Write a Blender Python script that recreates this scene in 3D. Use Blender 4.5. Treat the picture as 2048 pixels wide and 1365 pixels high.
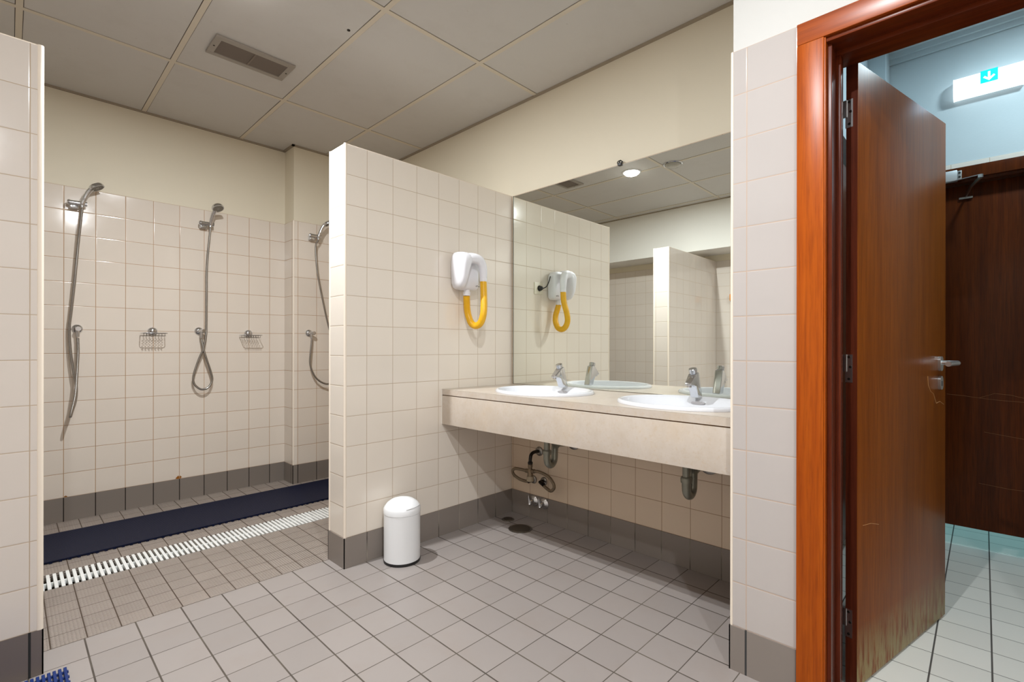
import bpy, bmesh, math, random
from mathutils import Vector, Matrix
random.seed(7)
for o in list(bpy.data.objects): bpy.data.objects.remove(o)
scene = bpy.context.scene
COL = scene.collection
PI = math.pi

# ------------------------------------------------------------------ camera
yaw, roll = math.radians(44.082), math.radians(0.082)
F = Vector((math.cos(yaw), math.sin(yaw), 0)); R = Vector((math.sin(yaw), -math.cos(yaw), 0)); U = Vector((0, 0, 1))
R2 = R*math.cos(roll)+U*math.sin(roll); U2 = U*math.cos(roll)-R*math.sin(roll)
cd = bpy.data.cameras.new('camera'); cam = bpy.data.objects.new('camera', cd); COL.objects.link(cam)
cam.matrix_world = Matrix(((R2.x, U2.x, -F.x, 0), (R2.y, U2.y, -F.y, 0), (R2.z, U2.z, -F.z, 1.097), (0, 0, 0, 1)))
cd.sensor_width = 36; cd.sensor_fit = 'HORIZONTAL'; cd.lens = 974.84/2048*36
cd.shift_y = 11.28/2048; cd.clip_start = .01
scene.camera = cam
# ------------------------------------------------------------------ world, exposure
w = bpy.data.worlds.new('world'); scene.world = w; w.use_nodes = True
w.node_tree.nodes['Background'].inputs[0].default_value = (.9, .93, 1, 1)
w.node_tree.nodes['Background'].inputs[1].default_value = .02
vs = scene.view_settings
vs.view_transform = 'Standard'; vs.look = 'None'; vs.gamma = 1; vs.exposure = 0.10; vs.use_curve_mapping = False
try:
    scene.cycles.sample_clamp_indirect = 2.5
    scene.cycles.max_bounces = 14; scene.cycles.diffuse_bounces = 8; scene.cycles.glossy_bounces = 6
except Exception: pass
# ------------------------------------------------------------------ lamps (the place's own, plus an added rear fill)
def disc_lamp(name, loc, size, power, color, rot=(0, 0, 0), spread=PI):
    l = bpy.data.lights.new(name, 'AREA'); l.shape = 'DISK'; l.size = size; l.energy = power; l.color = color; l.spread = spread
    o = bpy.data.objects.new(name, l); COL.objects.link(o); o.location = loc; o.rotation_euler = rot; return o
LC = (.94, .975, 1.0)
L1 = (.690, 2.322); L2 = (.555, .45); L3 = (2.95, -.35); L4 = (4.6, .1); CEIL = 2.70
disc_lamp('downlight_lamp', (L1[0], L1[1], CEIL-.034), .035, 47, LC)
disc_lamp('downlight_lamp', (L2[0], L2[1], CEIL-.034), .035, 31, LC)
disc_lamp('downlight_lamp', (-.25, -.95, CEIL-.034), .06, 38, LC)  # added fill lamp behind the camera, evens out the wall brightness
disc_lamp('corridor_lamp', (L3[0], L3[1], 2.765), .16, 14, (.72, .92, 1))
disc_lamp('corridor_lamp', (L4[0], L4[1], 2.765), .16, 16, (.50, .95, 1))
disc_lamp('bulkhead_lamp', (3.495, -.012, 2.49), .09, 1.3, (.45, .75, 1), rot=(0, math.radians(90), 0))

# ------------------------------------------------------------------ mesh helpers
class MB:
    def __init__(s): s.bm = bmesh.new(); s.mi = 0
    def box(s, a, b, bev=0, seg=2):
        x0, y0, z0 = [min(p, q) for p, q in zip(a, b)]; x1, y1, z1 = [max(p, q) for p, q in zip(a, b)]
        t = bmesh.new()
        v = [t.verts.new(p) for p in ((x0,y0,z0),(x1,y0,z0),(x1,y1,z0),(x0,y1,z0),(x0,y0,z1),(x1,y0,z1),(x1,y1,z1),(x0,y1,z1))]
        for f in ((3,2,1,0),(4,5,6,7),(0,1,5,4),(1,2,6,5),(2,3,7,6),(3,0,4,7)): t.faces.new([v[i] for i in f])
        if bev: bmesh.ops.bevel(t, geom=list(t.edges), offset=bev, segments=seg, profile=.6, affect='EDGES')
        s._add(t, bev > 0); return s
    def _add(s, t, smooth=False):
        me = bpy.data.meshes.new('t'); t.normal_update()
        for f in t.faces: f.smooth = smooth; f.material_index = s.mi
        t.to_mesh(me); t.free(); s.bm.from_mesh(me); bpy.data.meshes.remove(me)
    def quad(s, pts):
        s.bm.faces.new([s.bm.verts.new(p) for p in pts]).material_index = s.mi; return s
    def tube(s, pts, r, n=12, caps=True, ry=None):
        """sweep a circle (or ellipse) along pts; r number or list"""
        pts = [Vector(p) for p in pts]; N = len(pts)
        rr = r if isinstance(r, (list, tuple)) else [r]*N
        r2 = ry if isinstance(ry, (list, tuple)) else ([ry]*N if ry else rr)
        tan = [(pts[min(i+1, N-1)]-pts[max(i-1, 0)]).normalized() for i in range(N)]
        nrm = tan[0].orthogonal().normalized()
        if abs(tan[0].x) < .95: nrm = (Vector((1, 0, 0))-tan[0]*tan[0].x).normalized()
        t = bmesh.new(); rings = []
        for i in range(N):
            nrm = (nrm-tan[i]*nrm.dot(tan[i]))
            nrm = nrm.normalized() if nrm.length > 1e-6 else tan[i].orthogonal().normalized()
            bi = tan[i].cross(nrm)
            rings.append([t.verts.new(pts[i]+nrm*(rr[i]*math.cos(2*PI*k/n))+bi*(r2[i]*math.sin(2*PI*k/n))) for k in range(n)])
        for a, b in zip(rings, rings[1:]):
            for k in range(n): t.faces.new((a[k], a[(k+1) % n], b[(k+1) % n], b[k]))
        if caps: t.faces.new(rings[0][::-1]); t.faces.new(rings[-1])
        bmesh.ops.recalc_face_normals(t, faces=t.faces)
        s._add(t, True)
        return s
    def lathe(s, c, prof, n=32, axis='z', sx=1, sy=1):
        """prof: list (radius, height) along axis from centre c"""
        t = bmesh.new(); rings = []
        for r, hgt in prof:
            ring = []
            for k in range(n):
                a = 2*PI*k/n; p = (r*math.cos(a)*sx, r*math.sin(a)*sy, hgt)
                if axis == 'x': p = (p[2], p[0], p[1])
                if axis == 'y': p = (p[0], p[2], p[1])
                ring.append(t.verts.new((c[0]+p[0], c[1]+p[1], c[2]+p[2])))
            rings.append(ring)
        for a, b in zip(rings, rings[1:]):
            for k in range(n): t.faces.new((a[k], a[(k+1) % n], b[(k+1) % n], b[k]))
        t.faces.new(rings[0][::-1]); t.faces.new(rings[-1])
        bmesh.ops.remove_doubles(t, verts=t.verts, dist=1e-6)
        bmesh.ops.recalc_face_normals(t, faces=t.faces)
        s._add(t, True); return s
    def loft(s, secs, n=28):
        """secs: (cx, cy, z, rx, ry, exponent) superellipses"""
        t = bmesh.new(); rings = []
        for cx, cy, z, rx, ry, e in secs:
            ring = []
            for k in range(n):
                a = 2*PI*k/n; ca, sa = math.cos(a), math.sin(a)
                ring.append(t.verts.new((cx+rx*math.copysign(abs(ca)**(2/e), ca), cy+ry*math.copysign(abs(sa)**(2/e), sa), z)))
            rings.append(ring)
        for a, b in zip(rings, rings[1:]):
            for k in range(n): t.faces.new((a[k], a[(k+1) % n], b[(k+1) % n], b[k]))
        t.faces.new(rings[0][::-1]); t.faces.new(rings[-1])
        bmesh.ops.recalc_face_normals(t, faces=t.faces)
        s._add(t, True); return s
    def prism(s, poly, z0, z1, M=None):
        t = bmesh.new()
        a = [t.verts.new((p[0], p[1], z0)) for p in poly]; b = [t.verts.new((p[0], p[1], z1)) for p in poly]
        n = len(poly)
        for i in range(n): t.faces.new((a[i], a[(i+1) % n], b[(i+1) % n], b[i]))
        t.faces.new(a[::-1]); t.faces.new(b)
        bmesh.ops.recalc_face_normals(t, faces=t.faces)
        if M is not None: bmesh.ops.transform(t, matrix=M, verts=t.verts)
        s._add(t); return s
    def build(s, name, mats, parent=None, kind=None, sharp=38):
        me = bpy.data.meshes.new(name); s.bm.normal_update(); s.bm.to_mesh(me); s.bm.free()
        for m in (mats if isinstance(mats, (list, tuple)) else [mats]): me.materials.append(m)
        try: me.set_sharp_from_angle(angle=math.radians(sharp))
        except Exception: pass
        o = bpy.data.objects.new(name, me); COL.objects.link(o)
        if parent:
            o.parent = parent; o.matrix_parent_inverse = Matrix.Translation(-parent.location)
        if kind: o['kind'] = kind
        return o
def thing(name, label, cat, loc=(0, 0, 0), group=None):
    o = bpy.data.objects.new(name, None); COL.objects.link(o); o.location = loc; o.empty_display_size = .05
    o['label'] = label; o['category'] = cat
    if group: o['group'] = group
    return o
def tag(o, label, cat, group=None):
    o['label'] = label; o['category'] = cat
    if group: o['group'] = group
    return o
def smooth_path(ctrl, n=10):
    """Catmull-Rom through control points"""
    P = [Vector(c) for c in ctrl]; P = [P[0]*2-P[1]]+P+[P[-1]*2-P[-2]]; out = []
    for i in range(1, len(P)-2):
        p0, p1, p2, p3 = P[i-1:i+3]
        for k in range(n):
            t = k/n
            out.append(.5*((2*p1)+(p2-p0)*t+(2*p0-5*p1+4*p2-p3)*t*t+(3*p1-p0-3*p2+p3)*t**3))
    out.append(P[-2]); return out
def ribbed(path, r, pitch, amp):
    """resample path to ribs -> (pts, radii)"""
    P = [Vector(p) for p in path]; out = []; rad = []; step = pitch/2; i = 0; pos = P[0].copy(); acc = 0
    out.append(pos.copy()); rad.append(r); k = 0
    for a, b in zip(P, P[1:]):
        d = (b-a).length; 
        if d < 1e-9: continue
        t = step-acc
        while t <= d:
            k += 1; out.append(a.lerp(b, t/d)); rad.append(r-(amp if k % 2 else 0)); t += step
        acc = d-(t-step)
    return out, rad

# ------------------------------------------------------------------ material helpers
def srgb(r, g, b):
    f = lambda c: (c/255/12.92) if c/255 <= .04045 else ((c/255+.055)/1.055)**2.4
    return (f(r), f(g), f(b), 1)
class NT:
    def __init__(s, name):
        s.m = bpy.data.materials.new(name); s.m.use_nodes = True; s.t = s.m.node_tree; s.b = s.t.nodes['Principled BSDF']
    def n(s, typ, **kw):
        x = s.t.nodes.new(typ)
        for k, v in kw.items(): setattr(x, k, v)
        return x
    def l(s, a, b): s.t.links.new(a, b)
    def math(s, op, a, b=None, c=None, clamp=False):
        x = s.n('ShaderNodeMath', operation=op); x.use_clamp = clamp
        for i, v in enumerate((a, b, c)):
            if v is None: continue
            if isinstance(v, (int, float)): x.inputs[i].default_value = v
            else: s.l(v, x.inputs[i])
        return x.outputs[0]
    def mix(s, f, a, b, typ='MIX'):
        x = s.n('ShaderNodeMix', data_type='RGBA', blend_type=typ)
        for i, v in ((0, f), (6, a), (7, b)):
            if isinstance(v, (int, float)): x.inputs[i].default_value = v
            elif isinstance(v, tuple): x.inputs[i].default_value = v
            else: s.l(v, x.inputs[i])
        return x.outputs[2]
    def noise(s, scale, detail=3, vec=None, rough=.5, mapscale=None):
        x = s.n('ShaderNodeTexNoise'); x.inputs['Scale'].default_value = scale; x.inputs['Detail'].default_value = detail; x.inputs['Roughness'].default_value = rough
        if vec is None: vec = s.n('ShaderNodeNewGeometry').outputs['Position']
        if mapscale:
            mp = s.n('ShaderNodeMapping'); mp.inputs['Scale'].default_value = mapscale; s.l(vec, mp.inputs[0]); vec = mp.outputs[0]
        s.l(vec, x.inputs['Vector']); return x.outputs[0]
    def ramp(s, v, stops):
        x = s.n('ShaderNodeValToRGB'); e = x.color_ramp.elements
        while len(e) < len(stops): e.new(.5)
        for el, (p, c) in zip(e, stops): el.position = p; el.color = c if isinstance(c, tuple) else (c, c, c, 1)
        s.l(v, x.inputs[0]); return x.outputs[0]
    def bump(s, h, strength=.3, dist=.002, prev=None):
        x = s.n('ShaderNodeBump'); x.inputs['Strength'].default_value = strength; x.inputs['Distance'].default_value = dist
        s.l(h, x.inputs['Height']); 
        if prev is not None: s.l(prev, x.inputs['Normal'])
        s.l(x.outputs[0], s.b.inputs['Normal']); return x.outputs[0]
    def set(s, color=None, rough=None, metal=None, spec=None, coat=None):
        if color is not None:
            if isinstance(color, tuple): s.b.inputs['Base Color'].default_value = color
            else: s.l(color, s.b.inputs['Base Color'])
        if rough is not None:
            if isinstance(rough, (int, float)): s.b.inputs['Roughness'].default_value = rough
            else: s.l(rough, s.b.inputs['Roughness'])
        if metal is not None: s.b.inputs['Metallic'].default_value = metal
        if spec is not None: s.b.inputs['Specular IOR Level'].default_value = spec
        if coat is not None: s.b.inputs['Coat Weight'].default_value = coat; s.b.inputs['Coat Roughness'].default_value = .1
        return s
def plain(name, color, rough=.4, metal=0, noise=None, spec=None, coat=None, bump=None):
    t = NT(name)
    c = color
    if noise:
        nz = t.noise(noise[0], 4); c = t.mix(t.math('MULTIPLY', nz, noise[1]), color, noise[2] if len(noise) > 2 else (0, 0, 0, 1))
    t.set(c, rough, metal, spec, coat)
    if bump: t.bump(t.noise(bump[0], 3), bump[1], .001)
    return t.m
def tile_mat(name, tile, grout, x=(0, .1525), y=(0, .1525), z=(0, .15), gw=(.0019, .0019, .0019), rough=.09, var=.015, tilebump=.5, spots=(), studs=False, groutdirt=None, dirt=None):
    t = NT(name); g = t.n('ShaderNodeNewGeometry'); sp = t.n('ShaderNodeSeparateXYZ'); t.l(g.outputs['Position'], sp.inputs[0])
    sn = t.n('ShaderNodeSeparateXYZ'); t.l(g.outputs['True Normal'], sn.inputs[0])
    ds = []; cells = []
    for i, (o, p) in enumerate((x, y, z)):
        face = t.math('GREATER_THAN', t.math('ABSOLUTE', sn.outputs[i]), .5)
        q = t.math('DIVIDE', t.math('SUBTRACT', sp.outputs[i], o), p)
        fr = t.math('FRACT', q); d = t.math('MULTIPLY', t.math('MINIMUM', fr, t.math('SUBTRACT', 1, fr)), p)
        d = t.math('SUBTRACT', d, gw[i]/2)
        ds.append(t.math('ADD', d, t.math('MULTIPLY', face, 10)))
        cells.append(t.math('MULTIPLY', t.math('FLOOR', q), t.math('SUBTRACT', 1, face)))
    d = t.math('MINIMUM', t.math('MINIMUM', ds[0], ds[1]), ds[2])
    mask = t.math('DIVIDE', d, .0006, clamp=True)             # 0 in grout, 1 on tile
    cb = t.n('ShaderNodeCombineXYZ')
    for i in range(3): t.l(cells[i], cb.inputs[i])
    wn = t.n('ShaderNodeTexWhiteNoise'); t.l(cb.outputs[0], wn.inputs['Vector'])
    dark = tuple(c*(1-var*2.2) for c in tile[:3])+(1,)
    c = t.mix(wn.outputs['Value'], tile, dark)
    cl = t.noise(9, 3, g.outputs['Position']); c = t.mix(t.math('MULTIPLY', cl, .10), c, tuple(k*.72 for k in tile[:3])+(1,))
    if dirt:
        dn = t.ramp(t.noise(dirt[0], 5, g.outputs['Position'], .65), [(.5, 0.0), (.78, 1.0)])
        c = t.mix(t.math('MULTIPLY', dn, dirt[1]), c, dirt[2])
    for (pos, rad, col) in spots:
        vd = t.n('ShaderNodeVectorMath', operation='DISTANCE'); t.l(g.outputs['Position'], vd.inputs[0]); vd.inputs[1].default_value = pos
        ns = t.math('MULTIPLY', t.noise(120, 2, g.outputs['Position']), rad*1.4)
        c = t.mix(t.math('LESS_THAN', t.math('ADD', vd.outputs['Value'], ns), rad*1.5), c, col)
    gr = grout
    if groutdirt: gr = t.mix(t.ramp(t.noise(6, 3, g.outputs['Position']), [(.35, 0.0), (.65, 1.0)]), grout, groutdirt)
    c = t.mix(mask, gr, c)
    r = t.math('ADD', t.math('MULTIPLY', t.math('SUBTRACT', 1, mask), .6), t.math('ADD', rough, t.math('MULTIPLY', t.noise(30, 2, g.outputs['Position']), .05)))
    t.set(c, r)
    h = t.math('DIVIDE', d, .0035, clamp=True); h = t.math('POWER', h, .5)
    prev = t.bump(h, tilebump, .0012)
    if studs:
        vo = t.n('ShaderNodeTexVoronoi'); vo.inputs['Scale'].default_value = 88; vo.inputs['Randomness'].default_value = 0.12
        t.l(g.outputs['Position'], vo.inputs['Vector'])
        dm = t.math('SUBTRACT', 1, t.math('MULTIPLY', vo.outputs['Distance'], 2.1), clamp=True)
        dm = t.math('POWER', t.math('MULTIPLY', dm, 1.0, clamp=True), .5)
        prev = t.bump(dm, 1.0, .0035, prev)
    else:
        t.bump(t.noise(14, 2, g.outputs['Position']), .05, .002, prev)
    return t.m
def wood(name, c1, c2, c3, rough=.32, grain_axis='z', scale=1.0, coat=.0, worn=None, spec=.14):
    t = NT(name); tc = t.n('ShaderNodeTexCoord').outputs['Object']
    st = {'z': (38*scale, 38*scale, 1.6*scale), 'y': (38*scale, 1.6*scale, 38*scale), 'x': (1.6*scale, 38*scale, 38*scale)}[grain_axis]
    n1 = t.noise(1.0, 6, tc, .6, st); st2 = tuple(s_*4.5 for s_ in st); n2 = t.noise(1.0, 4, tc, .6, st2)
    st3 = tuple(s_*.12 for s_ in st); n3 = t.noise(1.0, 3, tc, .5, st3)
    c = t.mix(t.ramp(n1, [(.3, 0.0), (.72, 1.0)]), c1, c2)
    c = t.mix(t.math('MULTIPLY', t.ramp(n2, [(.45, 0.0), (.7, 1.0)]), .55), c, c3)
    c = t.mix(t.math('MULTIPLY', t.ramp(n3, [(.4, 0.0), (.65, 1.0)]), .35), c, c3)
    if worn:
        # pale rubbed bottom edge and a few scratches
        g = t.n('ShaderNodeNewGeometry'); sp = t.n('ShaderNodeSeparateXYZ'); t.l(g.outputs['Position'], sp.inputs[0])
        low = t.math('SUBTRACT', 1, t.math('DIVIDE', sp.outputs[2], worn), clamp=True)
        nn = t.noise(1, 4, tc, .6, (60, 60, 9))
        m = t.math('MULTIPLY', low, t.ramp(nn, [(.38, 0.0), (.56, 1.0)]))
        c = t.mix(t.math('MULTIPLY', m, 1.4, clamp=True), c, srgb(150, 132, 88))
    t.set(c, rough, 0, spec, coat if coat else None)
    t.bump(n2, .05, .0006)
    return t.m
# ------------------------------------------------------------------ materials
CREAM = srgb(233, 224, 212); GROUT = srgb(186, 166, 142); GREY = srgb(138, 129, 122)
PX = (1.2715, .15165)
m_tile_part = tile_mat('tile_partition', CREAM, GROUT, x=PX, y=(-3, 20), spots=())
m_tile_shower = tile_mat('tile_shower', srgb(221, 210, 197), srgb(166, 132, 96), x=(.2387, .15245), y=(4.125-.152*10, .1525),
    gw=(.0026, .0026, .0022), groutdirt=srgb(176, 140, 104),
    spots=(((.845, 4.12, .152), .022, srgb(150, 92, 30)), ((.25, 4.12, .152), .012, srgb(140, 95, 40))))
m_tile_mirror = tile_mat('tile_mirror_wall', srgb(222, 203, 180), srgb(160, 128, 98), x=(0, 30), y=(.8857, .15165))  # same tile; warm cast of the under-counter shade is mixed into its colour
m_tile_door = tile_mat('tile_door_wall', srgb(190, 183, 179), srgb(190, 165, 145), x=(1.715-3, 30), y=(.5700, .15165))
m_tile_left = tile_mat('tile_left', srgb(220, 211, 202), GROUT, x=(.0485, .15165), y=(2.40, .15165))
m_tile_corr = tile_mat('tile_corridor', srgb(226, 218, 208), GROUT, x=(0, .1525), y=(.132, .1525))
def base_tile(name, x=(0, 30), y=(0, 30)):
    return tile_mat(name, GREY, srgb(48, 42, 38), x=x, y=y, z=(-5, 30), gw=(.004, .004, .002), rough=.3, var=.06, groutdirt=srgb(150, 142, 130))
m_base_shower = tile_mat('base_shower', srgb(128, 119, 111), srgb(40, 32, 26), x=(.2387, .15245), y=(4.125-.152*10, .1525), z=(-5, 30), gw=(.005, .005, .002), rough=.3, var=.06)
m_base_part = base_tile('base_partition', x=PX)
m_base_mirror = base_tile('base_mirror', y=(.8857, .15165))
m_base_door = tile_mat('base_door', GREY, srgb(58, 58, 58), x=(0, 30), y=(.57, .15165), z=(-5, 30), gw=(.004, .006, .002), rough=.3, var=.06)
m_base_left = tile_mat('base_left', srgb(112, 102, 97), srgb(38, 38, 38), x=(.0485, .15165), y=(0, 30), z=(-5, 30), gw=(.006, .004, .002), rough=.35)
m_floor = tile_mat('floor_tile', srgb(158, 150, 146), srgb(70, 62, 56), x=(.1985, .1525), y=(2.4205-.1526*30, .1526), z=(-5, 30),
    gw=(.0048, .0028, .002), rough=.3, var=.045, tilebump=.35, groutdirt=srgb(96, 88, 78), dirt=(5, .16, srgb(140, 118, 100)))
m_floor_tex = tile_mat('floor_studded', srgb(162, 150, 141), srgb(82, 68, 56), x=(.1065, .1013), y=(2.4215, .0990), z=(-5, 30), gw=(.0038, .0022, .002), rough=.32, var=.05, studs=True, dirt=(7, .2, srgb(120, 98, 80)))
m_floor_corr = tile_mat('floor_corridor', srgb(226, 224, 216), srgb(78, 74, 70), x=(2.306-.1527*12, .1527), y=(2.4205-.1526*30, .1526), z=(-5, 30), gw=(.0024, .0045, .002), rough=.28, var=.03, tilebump=.3)
def paint(name, c, b=.12, sc=180):
    t = NT(name); nz = t.noise(3, 3); t.set(t.mix(t.math('MULTIPLY', nz, .12), c, tuple(k*.8 for k in c[:3])+(1,)), .62); t.bump(t.noise(sc, 3), b, .001); return t.m
m_paint = paint('paint_cream', srgb(220, 211, 190))
m_paint_white = paint('paint_white', srgb(232, 230, 224))
m_paint_door = paint('paint_door_wall', srgb(206, 205, 201))
m_paint_corr = paint('paint_corridor', srgb(188, 201, 206), .3, 110)
# ceiling panels with dark shadow gaps beside the grid
def ceiling_mat():
    t = NT('ceiling_panels'); g = t.n('ShaderNodeNewGeometry'); sp = t.n('ShaderNodeSeparateXYZ'); t.l(g.outputs['Position'], sp.inputs[0])
    ds = []
    for i, (o, p) in enumerate(((.0335, .6055), (.82, 1.2285))):
        q = t.math('FRACT', t.math('DIVIDE', t.math('SUBTRACT', sp.outputs[i], o), p))
        ds.append(t.math('MULTIPLY', t.math('MINIMUM', q, t.math('SUBTRACT', 1, q)), p))
    d = t.math('MINIMUM', t.math('SUBTRACT', ds[0], .0135), t.math('SUBTRACT', ds[1], .0135))
    d = t.math('ADD', d, t.math('MULTIPLY', t.math('SUBTRACT', t.noise(2.2, 2), .5), .004))
    line = t.math('LESS_THAN', d, .0016)
    base = t.mix(t.ramp(t.noise(3.5, 5, rough=.7), [(.5, 0.0), (.8, .3)]), srgb(197, 194, 189), srgb(178, 172, 164))
    specks = t.ramp(t.noise(60, 2), [(.74, 0.0), (.78, .4)])
    base = t.mix(specks, base, srgb(130, 118, 104))
    t.set(t.mix(line, base, srgb(62, 52, 44)), .6); t.bump(t.noise(220, 2), .15, .0008)
    return t.m
m_ceil = ceiling_mat()
m_tbar = plain('grid_bar', srgb(206, 196, 178), .45)
m_angle = plain('wall_angle', srgb(150, 138, 120), .5)
m_trim = plain('corner_profile', srgb(238, 226, 210), .22)
m_chrome = plain('chrome', (.62, .63, .65, 1), .12, 1)
m_chrome_dull = plain('chrome_dull', (.36, .345, .32, 1), .28, 1, noise=(60, .35, (.12, .10, .08, 1)))
m_hose = plain('hose_steel', (.36, .345, .325, 1), .26, 1)
m_nozzle = plain('shower_face', srgb(150, 146, 136), .4)
m_holes = plain('spray_holes', srgb(48, 42, 38), .6)
m_ss = plain('brushed_steel', (.62, .63, .63, 1), .3, 1)
m_brass = plain('pipe_brass', srgb(142, 126, 104), .38, .55, noise=(50, .5, srgb(70, 56, 42)))
m_darkpipe = plain('pipe_dark', srgb(38, 32, 28), .4, .5)
m_plastic_w = plain('plastic_white', srgb(226, 226, 231), .3)
m_plastic_c = plain('plastic_cream', srgb(226, 220, 202), .35)
m_ceramic = plain('ceramic', srgb(222, 224, 229), .1)
m_bin = plain('bin_enamel', srgb(234, 236, 238), .25)
m_black = plain('black_plastic', srgb(22, 22, 24), .4)
m_logo = plain('logo_print', srgb(50, 50, 52), .5)
m_yellow = plain('hose_yellow', srgb(238, 184, 20), .38, noise=(45, .45, srgb(188, 122, 14)))
m_white_grate = plain('grate_white', srgb(240, 242, 240), .35)
m_channel = plain('channel', srgb(74, 60, 46), .5, noise=(20, .7, srgb(30, 24, 18)))
m_mat_dark = plain('mat_navy', srgb(17, 24, 50), .45, noise=(70, .5, srgb(12, 16, 34)), spec=.15)
m_mat_blue = plain('mat_blue', srgb(28, 50, 108), .45, spec=.2)
m_vent = plain('vent_frame', srgb(150, 142, 132), .45)
m_vent_dark = plain('vent_dark', srgb(40, 32, 26), .8)
m_vent_slat = plain('vent_slat', srgb(120, 108, 96), .6)
m_orange = plain('orange_plastic', srgb(226, 140, 30), .4)
m_green = plain('sign_green', srgb(0, 168, 150), .4)
def marble():
    t = NT('limestone'); n1 = t.noise(14, 6, rough=.65); n2 = t.noise(90, 4); n3 = t.noise(4, 4, rough=.6)
    c = t.mix(t.ramp(n1, [(.35, 0.0), (.7, .8)]), srgb(202, 191, 179), srgb(190, 176, 160))
    c = t.mix(t.ramp(n2, [(.55, 0.0), (.75, .5)]), c, srgb(190, 168, 140))
    c = t.mix(t.ramp(n3, [(.5, 0.0), (.75, .25)]), c, srgb(214, 190, 156))
    t.set(c, .3); return t.m
m_marble = marble()
m_wood_frame = wood('wood_frame', srgb(186, 92, 16), srgb(160, 70, 8), srgb(118, 46, 6), .3, spec=.2)
m_wood_frame_h = wood('wood_frame_head', srgb(176, 84, 24), srgb(140, 58, 14), srgb(100, 38, 8), .3, 'y', spec=.4)
m_wood_jamb = wood('wood_jamb', srgb(112, 48, 24), srgb(82, 32, 14), srgb(52, 18, 8), .26)
m_wood_jamb_h = wood('wood_jamb_head', srgb(124, 54, 24), srgb(92, 38, 16), srgb(60, 22, 10), .28, 'y')
m_wood_door = wood('wood_door', srgb(150, 82, 20), srgb(126, 64, 14), srgb(94, 46, 10), .3, worn=.2, spec=.06)
m_wood_edge = wood('wood_edge', srgb(98, 44, 26), srgb(74, 30, 16), srgb(48, 18, 10), .35)
m_wood_dark = wood('wood_dark', srgb(92, 42, 10), srgb(66, 26, 6), srgb(42, 16, 4), .28)
def emis(name, c, s):
    t = NT(name); t.set((.8, .8, .8, 1), .3); t.b.inputs['Emission Color'].default_value = c; t.b.inputs['Emission Strength'].default_value = s; return t.m
m_lens = emis('lamp_lens', (1, .98, .95, 1), 26)
m_lens_cold = emis('lamp_lens_cold', (.86, .96, 1, 1), 1.25)
m_green_lit = emis('sign_green_lit', (0, .72, .62, 1), .75); m_green_lit.node_tree.nodes['Principled BSDF'].inputs['Base Color'].default_value = (0, .5, .42, 1)
def mirror_mat():
    t = NT('mirror_glass'); t.set((.90, .935, .885, 1), 0.0, 1); return t.m
m_mirror = mirror_mat()
m_mirror_edge = plain('mirror_edge', srgb(96, 100, 92), .3)

# ================================================================== SETTING
SY = 4.125; PY = 2.262; PY2 = 2.427; MX = 2.336; DX = 1.715; TZ = 2.10; PXE = 1.151; STX = .078
# floors ------------------------------------------------------------
MB().box((-1.9, -2.2, -.1), (1.79, 2.4205, 0)).build('floor', m_floor, kind='structure')
b = MB().box((1.79, .6205, -.1), (2.5, 2.4205, 0)); b.build('floor', m_floor, kind='structure')
G0, G1, GZ = 3.014, 3.217, -.07
b = MB().box((-1.9, 2.4205, -.1), (2.7, G0, 0)).box((-1.9, G1, -.1), (2.7, 4.3, 0)); b.mi = 1
b.box((-1.9, G0, -.1), (2.7, G1, GZ)); b.build('floor_shower', [m_floor_tex, m_channel], kind='structure')
MB().box((1.79, -2.2, -.1), (5.9, .6205, 0)).build('floor_corridor', m_floor_corr, kind='structure')
# ceiling ------------------------------------------------------------
MB().box((-.70, -2.2, CEIL), (2.5, 4.3, CEIL+.05)).build('ceiling', m_ceil, kind='structure')
gx = [.0335+.6055*k for k in range(-1, 4)]; gy = [.82+1.2285*k for k in range(-2, 3)]
b = MB()
for x in gx: b.box((x-.0125, -2.2, CEIL-.003), (x+.0125, 4.3, CEIL+.001))
for y in gy: b.box((-.70, y-.0125, CEIL-.0032), (2.5, y+.0125, CEIL+.001))
b.build('trim_1', m_tbar, kind='structure')
def angle(name, a, bb):  # wall angle profile under the ceiling edge
    MB().box(a, bb).build(name, m_angle, kind='structure')
# walls ---------------------------------------------------------------
def wall(name, a, bb, mats):
    """paint shell above TZ, tiles below"""
    q = MB(); q.mi = 0; q.box((a[0], a[1], 0), (bb[0], bb[1], min(bb[2], TZ)))
    if bb[2] > TZ:
        q.mi = 1; q.box((a[0]+mats[2][0], a[1]+mats[2][1], TZ), (bb[0]+mats[2][2], bb[1]+mats[2][3], bb[2]))
    return q.build(name, mats[:2], kind='structure')
e = .005
wall('wall_back', (-1.9, SY, 0), (2.7, SY+.2, CEIL+.05), (m_tile_shower, m_paint, (0, e, 0, 0)))
wall('wall_pillar', (1.5745, 3.947, 0), (2.7, SY+.1, CEIL+.05), (m_tile_shower, m_paint, (e, e, 0, 0)))
wall('wall_right', (MX, .6205-.14, 0), (MX+.2, 4.2, CEIL+.05), (m_tile_mirror, m_paint, (e, 0, 0, 0)))
MB().box((PXE, PY, 0), (MX, PY2, TZ), 0).build('wall_partition', m_tile_part, kind='structure')
MB().box((-1.12, PY, 0), (STX, PY2, TZ)).build('wall_partition_left', m_tile_left, kind='structure')
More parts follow.
